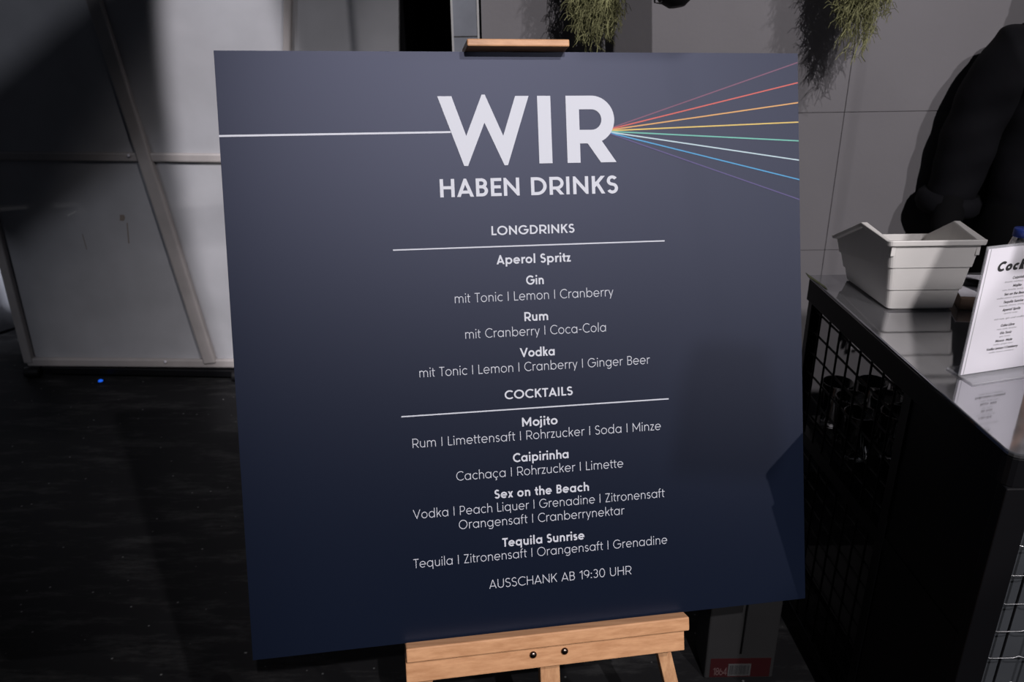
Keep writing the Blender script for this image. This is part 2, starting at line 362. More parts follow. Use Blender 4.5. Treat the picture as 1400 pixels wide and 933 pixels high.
def ribbon(stk, s):
    pts, lo, hi = stk[0], stk[1], stk[2]
    if len(stk) > 3 and stk[3]: return [[p for p in pts[:-1]]]          # a filled dot
    hi2 = stk[4] if len(stk) > 4 else None
    P = [pts[0]]
    for p in pts[1:]:
        if math.hypot(p[0] - P[-1][0], p[1] - P[-1][1]) > 1e-4: P.append(p)
    closed = math.hypot(P[0][0] - P[-1][0], P[0][1] - P[-1][1]) < 1e-3
    if closed: P = P[:-1]
    n = len(P); h = s / 2; LR = []
    for i in range(n):
        pa = P[i - 1] if (i > 0 or closed) else None; pb = P[(i + 1) % n] if (i < n - 1 or closed) else None
        ds = []
        if pa: k = math.hypot(P[i][0] - pa[0], P[i][1] - pa[1]); ds.append(((P[i][0] - pa[0]) / k, (P[i][1] - pa[1]) / k))
        if pb: k = math.hypot(pb[0] - P[i][0], pb[1] - P[i][1]); ds.append(((pb[0] - P[i][0]) / k, (pb[1] - P[i][1]) / k))
        ns = [(-d[1], d[0]) for d in ds]
        if len(ns) == 2:
            mx, my = ns[0][0] + ns[1][0], ns[0][1] + ns[1][1]; q = mx * mx + my * my
            q = max(q, .04); mx, my = mx * 2 / q, my * 2 / q
        else: mx, my = ns[0]
        LR.append(((P[i][0] + mx * h, P[i][1] + my * h), (P[i][0] - mx * h, P[i][1] - my * h)))
    out = []
    for i in range(n if closed else n - 1):
        j = (i + 1) % n; q = [LR[i][0], LR[j][0], LR[j][1], LR[i][1]]
        top = hi2[2] if hi2 and i in hi2[:2] else hi
        q = clip_poly(q, lo, True) if lo > -9 else q
        if q and top < 9: q = clip_poly(q, top, False)
        if len(q) >= 3: out.append(q)
    return out
def bearing(ch, side):
    if ch in (side and 'HIMNUadgijlmnqu1:' or 'BDEFHIKLMNPRUbhiklmnpru:'): return .055
    if ch in (side and 'AVWTyvwxKkRrtfLcCEFz7' or 'AVWTyvwxtfzj'): return -.02
    return .015
def text_width(txt, s, track):
    return sum(glyph(c, s)[0] for c in txt) + track * (len(txt) - 1)
def text_polys(txt, x0, x1, base, cap, s, shear=0., fit=True, track=.13):
    """polygons in a plane with x to the right, y up; text spans x0..x1"""
    ws = [glyph(c, s)[0] for c in txt]; W_ = (x1 - x0) / cap; nat = sum(ws); k = 1.0
    if fit:
        if txt != 'WIR':
            br = [(bearing(txt[i], 1) + bearing(txt[i + 1], 0)) for i in range(len(txt) - 1)] + [0]
            ws = [a + b_ for a, b_ in zip(ws, br)]; nat = sum(ws)
        track = (W_ - nat) / max(1, len(txt) - 1)
        want = .115 if s < .12 else .065
        if txt == 'WIR': k = 1
        elif abs(track - want) > .03 and len(txt) > 1:        # share the misfit between letter width and spacing
            tr = want + (track - want) * .18; k = (W_ - tr * (len(txt) - 1)) / nat; track = tr
    out = []; x = 0
    for i, c in enumerate(txt):
        wd, st = glyph(c, s)
        for n_, stk in enumerate(st):
            for q in ribbon(stk, s):
                out.append((n_, [(x0 + (x + p[0] * k + shear * p[1]) * cap, base + p[1] * cap) for p in q]))
        x += ws[i] * k + track
        if txt == 'WIR': x = {0: 1.373 + .124, 1: 1.373 + .124 + .203 + .234, 2: 0}[i]
    return out
def flat_mesh(polys, fn):
    mb = MB(); mb.flat = True
    for q in polys:
        n_ = 0
        if isinstance(q, tuple): n_, q = q
        a = sum(q[i - 1][0] * q[i][1] - q[i][0] * q[i - 1][1] for i in range(len(q)))
        if abs(a) < 1e-12: continue
        if a < 0: q = q[::-1]
        mb.add([fn(*p, n_ * 3e-5) for p in q], [tuple(range(len(q)))])
    return mb

# ================================================================== the setting
fl = MB().box((-7, -4, -.05), (7, 9, 0)).build('floor', M['floor']); tag(fl, kind='structure')
WY = 2.40                         # face of the grey wall
xs_ = py(1148, 200, WY).x; zs1 = py(1250, 152, WY).z; zs2 = py(1120, 342, WY).z
xl = py(658, 20, WY).x
mb = MB(); g = .0009
for x0, x1 in ((xl, xs_ - g), (xs_ + g, xs_ + 1.25), (xs_ + 1.252, 4.2)):
    for z0, z1 in ((0, zs2 - g), (zs2 + g, zs1 - g), (zs1 + g, 3.4)):
        mb.box((x0, WY, z0), (x1, WY + .018, z1))
wl = mb.build('wall_back', M['wall']); tag(wl, kind='structure')
MB().box((xl, WY + .018, 0), (4.2, WY + .07, 3.4)).build('wall_gap', M['seam'], wl)
x0 = py(617, 20, WY).x; x1 = py(655, 20, WY).x
po = MB().box((x0, WY - .015, 0), (x1, WY + .08, 3.4)).build('trim_1', M['post']); tag(po, kind='structure')
for xx in (x0, x1 - .005): MB().box((xx, WY - .019, 0), (xx + .005, WY - .0145, 3.4)).build('post_edge', M['post_edge'], po)
MB().box((x0, WY - .0158, py(640, 50, WY).z), (x1, WY - .0148, py(640, 50, WY).z + .003)).build('post_joint', M['seam'], po)

# ================================================================== the framed panel at the back left
PP0 = Vector((-1.969, 3.209, .04)); PN = Vector((-.0725, -1, 0)).normalized()
def pp(u, v, c=0.0): return pplane(u, v, PP0 + PN * c, PN)
pt = thing('scenery_flat', (pp(160, 498).x, pp(160, 498).y, 0), 'tall grey framed panel with diagonal braces standing behind the sign board at left', 'panel')
poly = [pp(38, 498), pp(546, 498), pp(545, 0), pp(545, -220), pp(-70, -220), pp(-22, 130), pp(0, 320)]
MB().slab(poly, -PN * .02).build('panel_sheet', M['sheet'], pt)
def strip(name, u0, v0, u1, v1, wpx, d=.022, m_='rail', ex=0):
    a, b_ = pp(u0, v0), pp(u1, v1); wd = wpx / 1200 * 3.5
    t_ = (b_ - a).normalized(); a, b_ = a - t_ * ex, b_ + t_ * ex
    return MB().bar(a + PN * d / 2, b_ + PN * d / 2, t_.cross(PN), wd, d).build(name, M[m_], pt, bevel=.006, seg=2)
strip('brace', 108, -75, 290, 494, 17, .028)
strip('brace', 398, -120, 388, 494, 9, .030)
strip('middle_rail', -10, 212, 544, 217.5, 11, .018)
strip('bottom_rail', 40, 493, 545, 497, 12, .02)
strip('side_rail', -10, 285, 43, 494, 13, .024); strip('side_rail', -30, 60, -10, 285, 13, .024)
for u, v in ((176, 213), (226, 495)): MB().ball(pp(u, v, .024), .006, 8, 6).build('rivet', M['paper'], pt)
MB().slab([pp(166 + 3.5 * cos(k * .42) + 1.4 * cos(k * .84), 298 + 5 * sin(k * .42) + 1.2 * sin(k * 1.26), .0006) for k in range(15)], PN * .0002).build('stain', M['stain'], pt)
MB().slab([pp(173, 305, .0006), pp(174.5, 305, .0006), pp(177, 333, .0006), pp(175.5, 333, .0006)], PN * .0002).build('drip_mark', M['stain'], pt)
MB().slab([pp(112, 320, .0006), pp(113, 320, .0006), pp(119, 341, .0006), pp(118, 341, .0006)], PN * .0002).build('drip_mark', M['stain'], pt)
MB().slab([pp(92, 294, .0006), pp(104, 288, .0006), pp(104, 290, .0006), pp(93, 296, .0006)], PN * .0002).build('scratch', M['scratch'], pt)
# black skid and castors under it
a, b_ = pp(62, 500), pp(545, 500)
sk = MB().hexa([Vector((a.x, a.y - .03, .012)), Vector((b_.x, b_.y - .03, .012)), Vector((b_.x, b_.y + .05, .012)), Vector((a.x, a.y + .05, .012))],
               [Vector((a.x, a.y - .03, .042)), Vector((b_.x, b_.y - .03, .042)), Vector((b_.x, b_.y + .05, .042)), Vector((a.x, a.y + .05, .042))])
sk.build('skid', M['black_metal'], pt, bevel=.004)
for u in (50, 330, 530):
    c = pp(u, 500); c.z = .022
    MB().lathe([(.001, -.03), (.021, -.03), (.0225, -.024), (.0225, .024), (.021, .03), (.001, .03)], c + Vector((0, -.035, 0)), 16, (1, 0, 0)).build('castor', M['black'], pt)
# blue light on the floor
c = pz(137.5, 521, .006)
ld = thing('indicator_light', (c.x, c.y, 0), 'tiny glowing blue light on the black floor before the grey panel', 'light')
MB().lathe([(.001, 0), (.012, 0), (.012, .004), (.0095, .005), (.001, .005)], (c.x, c.y, 0), 16).build('housing', M['black'], ld)
MB().ball((c.x, c.y, .005), .0095, 12, 8, (1, 1, .7)).build('lens', M['led'], ld)
# white cloth to the left of the panel
c = pz(8, 454, .0); base = Vector((c.x, c.y, 0)); mb = MB(); N = 40
rows = []
for j in range(13):
    z = .012 + 1.45 * j / 12
    for i in range(N + 1):
        f_ = i / N; rows.append((base.x - .75 + f_ * .82 + .0 * j, base.y + .035 * sin(f_ * 34 + .25 * j) + .02 * sin(f_ * 13), z + (.004 * sin(f_ * 30) if j == 0 else 0)))
fs = [(j * (N + 1) + i, j * (N + 1) + i + 1, (j + 1) * (N + 1) + i + 1, (j + 1) * (N + 1) + i) for j in range(12) for i in range(N)]
mb.add(rows, fs, True); mb.loc = base
cl = mb.build('white_drape', M['cloth_white']); so = cl.modifiers.new('thickness', 'SOLIDIFY'); so.thickness = .006
tag(cl, 'white cloth hanging to the floor at the far left behind the grey panel', 'drape')
# black curtain closing the gap by the post
c0 = py(520, 30, 3.42); c1 = py(668, 30, 3.42); mb = MB(); N = 36; rows = []
for j in range(2):
    for i in range(N + 1):
        f_ = i / N; rows.append((c0.x + (c1.x + .35 - c0.x) * f_, 3.42 + .03 * sin(f_ * 40), .012 + 2.3 * j))
mb.add(rows, [(i, i + 1, N + 2 + i, N + 1 + i) for i in range(N)], True); mb.loc = Vector((c0.x, 3.42, 0))
cu = mb.build('black_curtain', M['cloth_black']); so = cu.modifiers.new('thickness', 'SOLIDIFY'); so.thickness = .006
tag(cu, 'black curtain in the dark gap between grey panel and metal wall post', 'curtain')

# ================================================================== easel
e0 = bd(.5, 1.5); ea = thing('easel', (e0.x, e0.y, 0), 'light beech wooden easel holding the dark drinks board', 'easel')
# tray: front lip and lower rail
a0, b0 = bpx(555, 887, .032); a1, b1 = bpx(942.5, 845.5, .032); a2, b2 = bpx(555.5, 908, .032)
bt = (b0 + b1) / 2; lip_b = b2
def bbox(al, ar, bt_, bb_, c0_, c1_):
    return MB().hexa([bd(al, bt_, c0_), bd(ar, bt_, c0_), bd(ar, bb_, c0_), bd(al, bb_, c0_)], [bd(al, bt_, c1_), bd(ar, bt_, c1_), bd(ar, bb_, c1_), bd(al, bb_, c1_)])
bbox(a0, a1, bt, lip_b, .004, .032).build('tray_lip', M['wood_x'], ea, bevel=.0025, seg=3)
bbox(a0, a1, 1.001, max(lip_b, 1.004) + .006, -.030, .0039).build('tray_ledge', M['wood_x'], ea)
a3, b3 = bpx(556, 936, .020); a4, b4 = bpx(936, 889, .020)
tr = bbox(a3, a4, max(lip_b - .004, 1.012), (b3 + b4) / 2, -.006, .020).build('tray_rail', M['wood_x'], ea, bevel=.0015)
for u, v in ((729, 896), (772, 891)):
    a, b_ = bpx(u, v, .021)
    MB().lathe([(.0065, -.001), (.0065, .0012), (.0055, .003), (.003, .0044), (.0001, .0048)], bd(a, b_, .020), 16, BN).build('screw', M['screw'], tr)
ma = bpx(751, 922, -.02)[0]
MB().bar(bd(ma, -.02, -.022), bd(ma, 1.40, -.022), BA, .036, .022).build('mast', M['wood_z'], ea, bevel=.002)
def flr(a, b_, c):                # slide along the board's own slope until the floor
    p = bd(a, b_, c); return p + BB * ((.0 - p.z) / BB.z)
for sg in (-1, 1):
    top = bd(ma + .035 * sg, .16, -.048); kx = bpx(906, 912, -.05)[0] - ma
    bot = flr(ma + (.035 + (kx - .035) * (1.5 - .16) / (1.1 - .16)) * sg, 1.4, -.048); t_ = (bot - top).normalized()
    MB().bar(top, bot - t_ * .004, BA, .026, .020).build('front_leg', M['wood_z'], ea, bevel=.002)
top = bd(ma, .2, -.075); MB().bar(top, Vector((top.x + .04, 2.12, .008)), BA, .03, .02).build('rear_leg', M['wood_z'], ea, bevel=.002)
bbox(ma - .31, ma + .31, 1.30, 1.34, -.038, -.026).build('crossbar', M['wood_x'], ea, bevel=.002)
bbox(ma - .05, ma + .05, .14, .20, -.07, -.034).build('hinge_block', M['wood_x'], ea, bevel=.002)
a0, b0 = bpx(638.5, 53, .034); a1, b1 = bpx(778.5, 53, .034); bb_ = bpx(700, 66, .034)[1]
bbox(a0, a1, (b0 + b1) / 2, min(bb_, -.0008), -.034, .034).build('top_clamp', M['wood_x'], ea, bevel=.002)

# ================================================================== the drinks board
BT = .005
mbx = MB(); mbx.loc = bd(.5, 1.0)
mb_ = mbx.hexa([bd(0, 0), bd(1, 0), bd(1, 1), bd(0, 1)], [bd(0, 0, -BT), bd(1, 0, -BT), bd(1, 1, -BT), bd(0, 1, -BT)])
board = mbx.build('menu_board', M['board'])
tag(board, 'large square navy drinks menu board with white lettering standing on the easel', 'sign')
def on_board(x, y, c=.0005): return bd(x, -y, c)
def board_text(name, txt, x0, x1, base, cap, s, m_, c=.0005):
    # base is measured downwards from the board's top edge
    return flat_mesh(text_polys(txt, x0, x1, -base, cap, s), lambda x, y, k: on_board(x, y, c + k)).build(name, M[m_], board)
board_text('headline_lettering', 'WIR', .3518, .6582, .1862, .1133, .203, 'ink', .0008)
board_text('headline_lettering', 'HABEN DRINKS', .3495, .6593, .2396, .0303, .170, 'ink')
for t_, x0, x1, y_ in (('LONGDRINKS', .4338, .5790, .3054), ('COCKTAILS', .4450, .5659, .5877)):
    board_text('heading_lettering', t_, x0, x1, y_, .0153, .165, 'ink')
for t_, x0, x1, y_ in (('Aperol Spritz', .4404, .5706, .3550), ('Gin', .4905, .5214, .3918), ('Rum', .4850, .5268, .4543), ('Vodka', .4747, .5362, .5161),
                       ('Mojito', .4738, .5369, .6373), ('Caipirinha', .4552, .5544, .6988), ('Sex on the Beach', .4201, .5894, .7603), ('Tequila Sunrise', .4305, .5780, .8470)):
    board_text('drink_name', t_, x0, x1, y_, .0156, .175, 'ink')
for t_, x0, x1, y_ in (('mit Tonic I Lemon I Cranberry', .3662, .6451, .4179), ('mit Cranberry I Coca-Cola', .3814, .6296, .4793),
                       ('mit Tonic I Lemon I Cranberry I Ginger Beer', .3005, .7083, .5408), ('Rum I Limettensaft I Rohrzucker I Soda I Minze', .2831, .7254, .6607),
                       ('Cachaça I Rohrzucker I Limette', .3551, .6536, .7231), ('Vodka I Peach Liquer I Grenadine I Zitronensaft', .2780, .7291, .7836),
                       ('Orangensaft I Cranberrynektar', .3558, .6530, .8085), ('Tequila I Zitronensaft I Orangensaft I Grenadine', .2746, .7317, .8694),
                       ('AUSSCHANK AB 19:30 UHR', .4041, .6632, .9191)):
    board_text('ingredient_line', t_, x0, x1, y_, .0158, .080, 'ink_thin')
def board_line(name, x0, y0, x1, y1, wd, m_, c=.0005, w1=None):
    w1 = w1 or wd
    q = [(x0, -y0 - wd / 2), (x1, -y1 - w1 / 2), (x1, -y1 + w1 / 2), (x0, -y0 + wd / 2)]
    return flat_mesh([q], lambda x, y, k: on_board(x, y, c + k)).build(name, M[m_], board)
for y_ in (.3248, .6058): board_line('divider_rule', .2665, y_, .7416, y_, .0022, 'ink_thin')
board_line('divider_rule', 0.0, .1340, .372, .1318, .0031, 'ink')
RY = [.0161, .0514, .0866, .1210, .1542, .1885, .2232, .2589]
RL = ['plum coloured printed ray', 'red printed ray', 'orange printed ray', 'yellow printed ray', 'teal printed ray', 'pale blue printed ray', 'bright blue printed ray', 'purple printed ray']
for i, y_ in enumerate(RY):
    o = board_line('light_ray', .645, .1330 + .0010 * (i - 3.5) , .9995, y_, .0024, 'ray%d' % i, .0004 + .00002 * i, .0022); o['label'] = RL[i]

# ================================================================== bar counter
CZ = .90
cA, cB = pz(1106, 376, CZ), pz(1385, 623, CZ)           # left edge of the top, far and near
cC = pz(1400, 623.5, CZ); ny = cB.y
CR = 2.3                                                # how far it runs to the right
bc = thing('bar_counter', (cB.x + .6, (cA.y + ny) / 2, 0), 'dark metal bar counter with polished top and wire mesh sides at right', 'counter')
# top with a rounded near corner
ed = (cA - cB); ed.z = 0; ed.normalize(); r = .022
p0 = cB + ed * r; p1 = cB + Vector((r, 0, 0))
cor = [p0.lerp(cB, 0)] + [(p0 * (1 - k) ** 2 + cB * 2 * k * (1 - k) + p1 * k * k) for k in (.25, .5, .75)] + [p1]
topp = cor + [Vector((CR, ny, CZ)), Vector((CR, cA.y, CZ)), cA]
MB().slab(topp, (0, 0, -.008)).build('counter_top', M['steel'], bc, bevel=.002)
ins = [p + (Vector((.35, .6, 0)).normalized() * .0012 if p.y < 1.5 else Vector((.0012, -.0012, 0))) for p in topp]
MB().slab([p - Vector((0, 0, .0085)) for p in ins], (0, 0, -.05)).build('apron', M['black_metal'], bc, bevel=.002)
ex = Vector((1, 0, 0)); ix = .005
def cpt(s_, z, o=0.0): p = cB.lerp(cA, s_); return Vector((p.x + ix + o, p.y, z))
dpt = (cA - cB).length
for s_ in (.016, .98):
    p = cpt(s_, 0, .012); MB().box((p.x - .0125, p.y - .0125, 0), (p.x + (.0325 if s_ < .5 else .0125), p.y + .0125, CZ - .0585)).build('leg', M['black_metal'], bc, bevel=.002)
for y_ in (ny + .02, cA.y - .02): MB().box((CR - .04, y_ - .0125, 0), (CR - .015, y_ + .0125, CZ - .0585)).build('leg', M['black_metal'], bc, bevel=.002)
MB().bar(cpt(.02, .06, .012), cpt(.98, .06, .012), ex, .02, .03).build('side_rail', M['black_metal'], bc)
MB().bar(cpt(.02, .52, .012), cpt(.98, .52, .012), ex, .02, .03).build('side_rail', M['black_metal'], bc)
MB().bar(cpt(.40, .06, .012), cpt(.40, CZ - .06, .012), (0, 1, 0), .03, .02).build('side_upright', M['black_metal'], bc)
# mesh on the left side
ms = MB(); nv = 9
for i in range(nv + 1):
    k = .40 + .58 * i / nv; ms.tube([cpt(k, .06, .006), cpt(k, CZ - .06, .006)], .0024, 6, False)
for j in range(16):
    z = .075 + j * .05; ms.tube([cpt(.40, z, .009), cpt(.98, z, .009)], .0024, 6, False)
ms.build('wire_mesh', M['black_metal'], bc)
# near part of the side is closed
MB().hexa([cpt(.02, .06, .004), cpt(.40, .06, .004), cpt(.40, CZ - .0585, .004), cpt(.02, CZ - .0585, .004)], [cpt(.02, .06, .016), cpt(.40, .06, .016), cpt(.40, CZ - .0585, .016), cpt(.02, CZ - .0585, .016)]).build('side_plate', M['black_metal'], bc)
MB().ball(pplane(1366.5, 682, cpt(.1, .5, .003), Vector((1, .1, 0)).normalized()), .003, 8, 6).build('screw', M['chrome'], bc)
# end face towards the room: grey panel with crimped wire mesh before it
fx0 = cpt(.016, 0, .012).x + .0325
MB().box((fx0, ny + .034, .05), (CR - .03, ny + .040, CZ - .0585)).build('front_panel', M['panel_dark'], bc)
wm = MB(); ww = MB(); ny_ = ny + .012
for j in range(14):
    z = .785 - .0575 * j
    if z > .04:
        wm.tube([Vector((fx0 + .057 * i / 6, ny_ - .0028 + .0016 * (1 if i % 6 == 0 else 0), z + .0022 * (1 if i % 6 == 0 else 0))) for i in range(158)], .0011, 5, False)
for i in range(27):
    xx = .805 + i * .057
    ww.tube([(xx, ny_, .04), (xx, ny_, CZ - .06)], .0021, 6, False)
wm.build('crimped_wires', M['chrome'], bc); ww.build('upright_wires', M['black_metal'], bc)
# shelves inside
for z in (.16, .54):
    MB().hexa([cpt(.42, z, .03), Vector((CR - .05, cpt(.42, z).y, z)), Vector((CR - .05, cA.y - .05, z)), cpt(.95, z, .03)],
              [cpt(.42, z + .02, .03), Vector((CR - .05, cpt(.42, z).y, z + .02)), Vector((CR - .05, cA.y - .05, z + .02)), cpt(.95, z + .02, .03)]).build('shelf', M['black_metal'], bc)
# small dark clip with a green strip at the far corner of the top
q = [pz(1097, 371, CZ + .004), pz(1124, 390, CZ + .004), pz(1127, 394, CZ + .004), pz(1101, 377, CZ + .004)]
MB().slab([Vector((p.x + .006, p.y - .004, CZ + .0005)) for p in q], (0, 0, .0025)).build('corner_clip', M['green'], bc, bevel=.001)

# tumblers on the shelf behind the mesh
def tumbler_mb(o):
    return MB().lathe([(.001, 0), (.026, 0), (.028, .004), (.034, .105), (.0345, .108), (.0325, .108), (.0262, .012), (.001, .010)], o, 20)
g0 = None; pos = [(.738 + .078 * k + .006 * (j % 2), 1.76 - .07 * j) for k in range(3) for j in range(3)]
lab = 'clear drinking glass among the tumblers on the shelf behind the wire mesh'
for x, y in pos:
    if g0 is None:
        mb = tumbler_mb((x, y, .5605)); mb.loc = Vector((x, y, .5605)); g0 = mb.build('tumbler', M['glass']); o = g0
    else: o = g0.copy(); COL.objects.link(o); o.location = (x, y, .5605)
    tag(o, lab, 'glass', 'clear tumblers on the counter shelf')

# ---------------------------------------------------------------- plastic tub on the counter
fl_, fr_ = pz(1213, 425, CZ), pz(1303, 424, CZ); bl_ = pz(1156, 382, CZ); br_ = fr_ + (bl_ - fl_) * .98 + Vector((.028, 0, 0))
yf = fl_.y - .014
tfl, tfr = py(1221, 330.5, yf), py(1341, 327.5, yf); zt = (tfl.z + tfr.z) / 2
tbl = pplane(1146, 322, Vector((0, bl_.y + .012, 0)), Vector((0, 1, 0))); zb = tbl.z
tbr = Vector((tfr.x + (tbl.x - tfl.x) * .3, tbl.y, zb))
tb = thing('storage_tub', ((fl_.x + fr_.x) / 2, (fl_.y + bl_.y) / 2, CZ), 'off white plastic storage tub with peaked sides standing on the bar counter', 'tub')
ztop = (zt + zb) / 2
pkz_l = pplane(1176, 306, (tfl + tbl) / 2, Vector((1, .15, 0)).normalized()).z - ztop
def quad_loop(k, inset=0.0, zoff=None, gable=False, n=8, rad=.010):
    """loop around the tub at height fraction k"""
    cs = []
    for b0_, t0_ in ((fl_, tfl), (fr_, tfr), (br_, tbr), (bl_, tbl)):
        p = b0_.lerp(t0_, k); p.z = CZ + .0006 + ((zt if t0_ in (tfl, tfr) else zb) - CZ) * k; cs.append(p)
    cen = sum(cs, Vector()) / 4; out = []
    for i in range(4):
        p, pn = cs[i], cs[(i + 1) % 4]; pp_ = cs[i - 1]
        d0, d1 = (pp_ - p).normalized(), (pn - p).normalized()
        bis = (d0 + d1).normalized()
        p_in = p + (d0 + d1) * inset
        a, b_ = p_in + d0 * rad, p_in + d1 * rad
        out.append([a * (1 - s_) ** 2 + p_in * 2 * s_ * (1 - s_) + b_ * s_ * s_ for s_ in (0, .25, .5, .75, 1)])
    loop = []
    for i in range(4):
        loop += out[i]; a, b_ = out[i][-1], out[(i + 1) % 4][0]
        for j in range(1, n): loop.append(a.lerp(b_, j / n))
    if gable:
        for idx, p in enumerate(loop):
            side = idx // (4 + n); fr = (idx % (4 + n) - 4) / n
            if side in (1, 3) and 0 < fr < 1:
                pk = .5
                pk = pk if side == 1 else 1 - pk
                p.z += PK * (fr / pk if fr < pk else (1 - fr) / (1 - pk))
    return loop
PK = .033
loops = [quad_loop(.0, .006)] + [quad_loop(k, i_) for k, i_ in ((.03, 0.), (.30, 0.), (.305, -.0024), (.62, -.0024), (.625, -.0048), (.92, -.0048))]
loops += [quad_loop(.925, -.010), quad_loop(.935, -.0115)]
for lp in (quad_loop(.99, -.0115, gable=True), quad_loop(1.0, -.0105, gable=True), quad_loop(1.0, .001, gable=True), quad_loop(.985, .002, gable=True)): loops.append(lp)
# make the rim follow the gable below too
gl = quad_loop(.92, -.0048, gable=True); loops[6] = gl
loops[7] = quad_loop(.925, -.010, gable=True); loops[8] = quad_loop(.935, -.0115, gable=True)
loops += [quad_loop(.5, .003), quad_loop(.05, .006)]
mb = MB(); n_ = len(loops[0])
for lp in loops: mb.v += [p.copy() for p in lp]
for i in range(len(loops) - 1):
    for k in range(n_): mb.f.append((i * n_ + k, i * n_ + (k + 1) % n_, (i + 1) * n_ + (k + 1) % n_, (i + 1) * n_ + k)); mb.sm.append(False)
mb.f += [tuple(range(n_))[::-1], tuple(range((len(loops) - 1) * n_, len(loops) * n_))]; mb.sm += [False, False]
mb.build('tub_body', M['bin'], tb)
for f_, nm in ((.985, 'rim_tab'), (.012, 'rim_tab')):
    p = tfl.lerp(tfr, f_); p.z = zt - .012
    MB().box((p.x - .004, p.y - .004, p.z - .018), (p.x + .004, p.y + .012, p.z + .001)).build(nm, M['bin'], tb, bevel=.001)

# ---------------------------------------------------------------- table sign in a clear stand
sA = pz(1313, 514, CZ + .004); sB = pz(1395, 501.5, CZ + .004)
sx = (sB - sA); sx.z = 0; sx.normalize(); sn = Vector((sx.y, -sx.x, 0)); SW = .146
# lean: the top left corner must be seen at (1350, 340)
best = None
for i in range(300):
    l_ = i * .001; up_ = (Vector((0, 0, 1)) - sn * math.tan(l_)).normalized(); p = sA + up_ * .21; q = RM.transposed() @ (p - CAMP)
    e_ = abs(700 + F * q.x / q.z - 1350) + abs(466.5 + F * q.y / q.z - 341)
    if best is None or e_ < best[0]: best = (e_, l_, up_)
su = best[2]; sn2 = sx.cross(su)
if sn2.y > 0: sn2 = -sn2
hs = None
for i in range(150, 260):
    p = sA + su * (i * .001); q = RM.transposed() @ (p - CAMP); e_ = abs(466.5 + F * q.y / q.z - 341)
    if hs is None or e_ < hs[0]: hs = (e_, i * .001)
SH = hs[1]
def sg_(x, y, c=0.0): return sA + sx * x + su * y + sn2 * c
tg = thing('table_sign', sA + sx * SW / 2 - Vector((0, 0, .004)), 'white cocktail price card in a clear acrylic stand on the counter corner', 'sign')
MB().hexa([sg_(-.002, 0, -.0035), sg_(SW + .002, 0, -.0035), sg_(SW + .002, SH + .004, -.0035), sg_(-.002, SH + .004, -.0035)],
          [sg_(-.002, 0, -.0012), sg_(SW + .002, 0, -.0012), sg_(SW + .002, SH + .004, -.0012), sg_(-.002, SH + .004, -.0012)]).build('stand_back', M['acrylic'], tg)
fpts = [sA - sn * .035, sA + sx * SW - sn * .035, sA + sx * SW + sn * .030, sA + sn * .030]
MB().slab([Vector((p.x, p.y, CZ + .0003)) for p in fpts], (0, 0, .003)).build('stand_base', M['acrylic'], tg, bevel=.0008)
MB().hexa([sg_(0, .001, -.0011), sg_(SW, .001, -.0011), sg_(SW, SH, -.0011), sg_(0, SH, -.0011)], [sg_(0, .001, 0), sg_(SW, .001, 0), sg_(SW, SH, 0), sg_(0, SH, 0)]).build('card', M['paper'], tg)
def card_text(name, txt, cx, wd, y, cap, s, m_, sh=.2):
    return flat_mesh(text_polys(txt, cx - wd / 2, cx + wd / 2, y, cap, s, sh), lambda x, y_, k: sg_(x, y_, .0003 + k)).build(name, M[m_], tg)
flat_mesh([[(.0045, .001), (.0056, .001), (.0056, SH), (.0045, SH)]], lambda x, y_, k: sg_(x, y_, .0002)).build('card_edge', M['print_grey'], tg)
rows_ = [('Caipirinha', .026, 'limette, cachaça, zucker'), ('Mojito', .017, 'rum, limette, minze, soda'), ('Sex on the Beach', .044, 'vodka, peach, grenadine, zitrone'), ('Tequila Sunrise', .040, 'tequila, zitrone, orange'),
         ('Aperol Spritz', .036, 'aperol, soda'), None, ('Cuba Libre', .028, 'rum, cola, limette'), ('Gin Tonic', .024, 'gin, tonic'), ('Moscow Mule', .034, 'vodka, ginger beer'), ('Vodka Lemon I Cranberry', .064, 'vodka, lemon, cranberry')]
card_text('card_heading', 'Cocktails', SW / 2 + .002, .102, SH - .041, .0172, .26, 'print')
yy = SH - .057
for rw in rows_:
    if rw is None:
        card_text('card_small_print', 'mit rum, gin und vodka', SW / 2, .060, yy - .001, .0032, .15, 'print_grey'); yy -= .0145; continue
    card_text('card_drink_name', rw[0], SW / 2, rw[1], yy, .0047, .20, 'print')
    card_text('card_small_print', rw[2], SW / 2, min(.07, .0022 * len(rw[2])), yy - .0056, .0027, .13, 'print_grey'); yy -= .0143

# ---------------------------------------------------------------- bottle, card box with a printed sheet and a marker
p = py(1398, 312, 1.62); zc = p.z
bo = thing('water_bottle', (p.x, p.y, CZ), 'clear bottle with a blue cap standing behind the white cocktail card', 'bottle')
hb = zc - CZ
MB().lathe([(.001, .0005), (.027, .0005), (.030, .006), (.030, hb * .62), (.026, hb * .72), (.0135, hb - .03), (.0125, hb - .012), (.0115, hb - .012), (.0245, hb * .70), (.0285, hb * .6), (.0285, .008), (.001, .004)], (p.x, p.y, CZ), 24).build('bottle_body', M['glass'], bo)
MB().lathe([(.001, hb), (.0135, hb), (.0145, hb - .002), (.0145, hb - .016), (.001, hb - .016)], (p.x, p.y, CZ), 24).build('cap', M['blue_cap'], bo)
q0 = pz(1310, 424, CZ); q1 = q0 + Vector((.10, -.015, 0)); q2 = q1 + Vector((.03, .13, 0)); q3 = q0 + Vector((.03, .13, 0))
hz = .026
bxm = MB().slab([q0, q1, q2, q3], (0, 0, hz)); bxm.v = [Vector((v.x, v.y, v.z + .0004)) for v in bxm.v]; bxm.loc = (q0 + q2) / 2
bx = bxm.build('card_box', M['card'], bevel=.003); tag(bx, 'low brown box lying on the counter between tub and cocktail card', 'box')
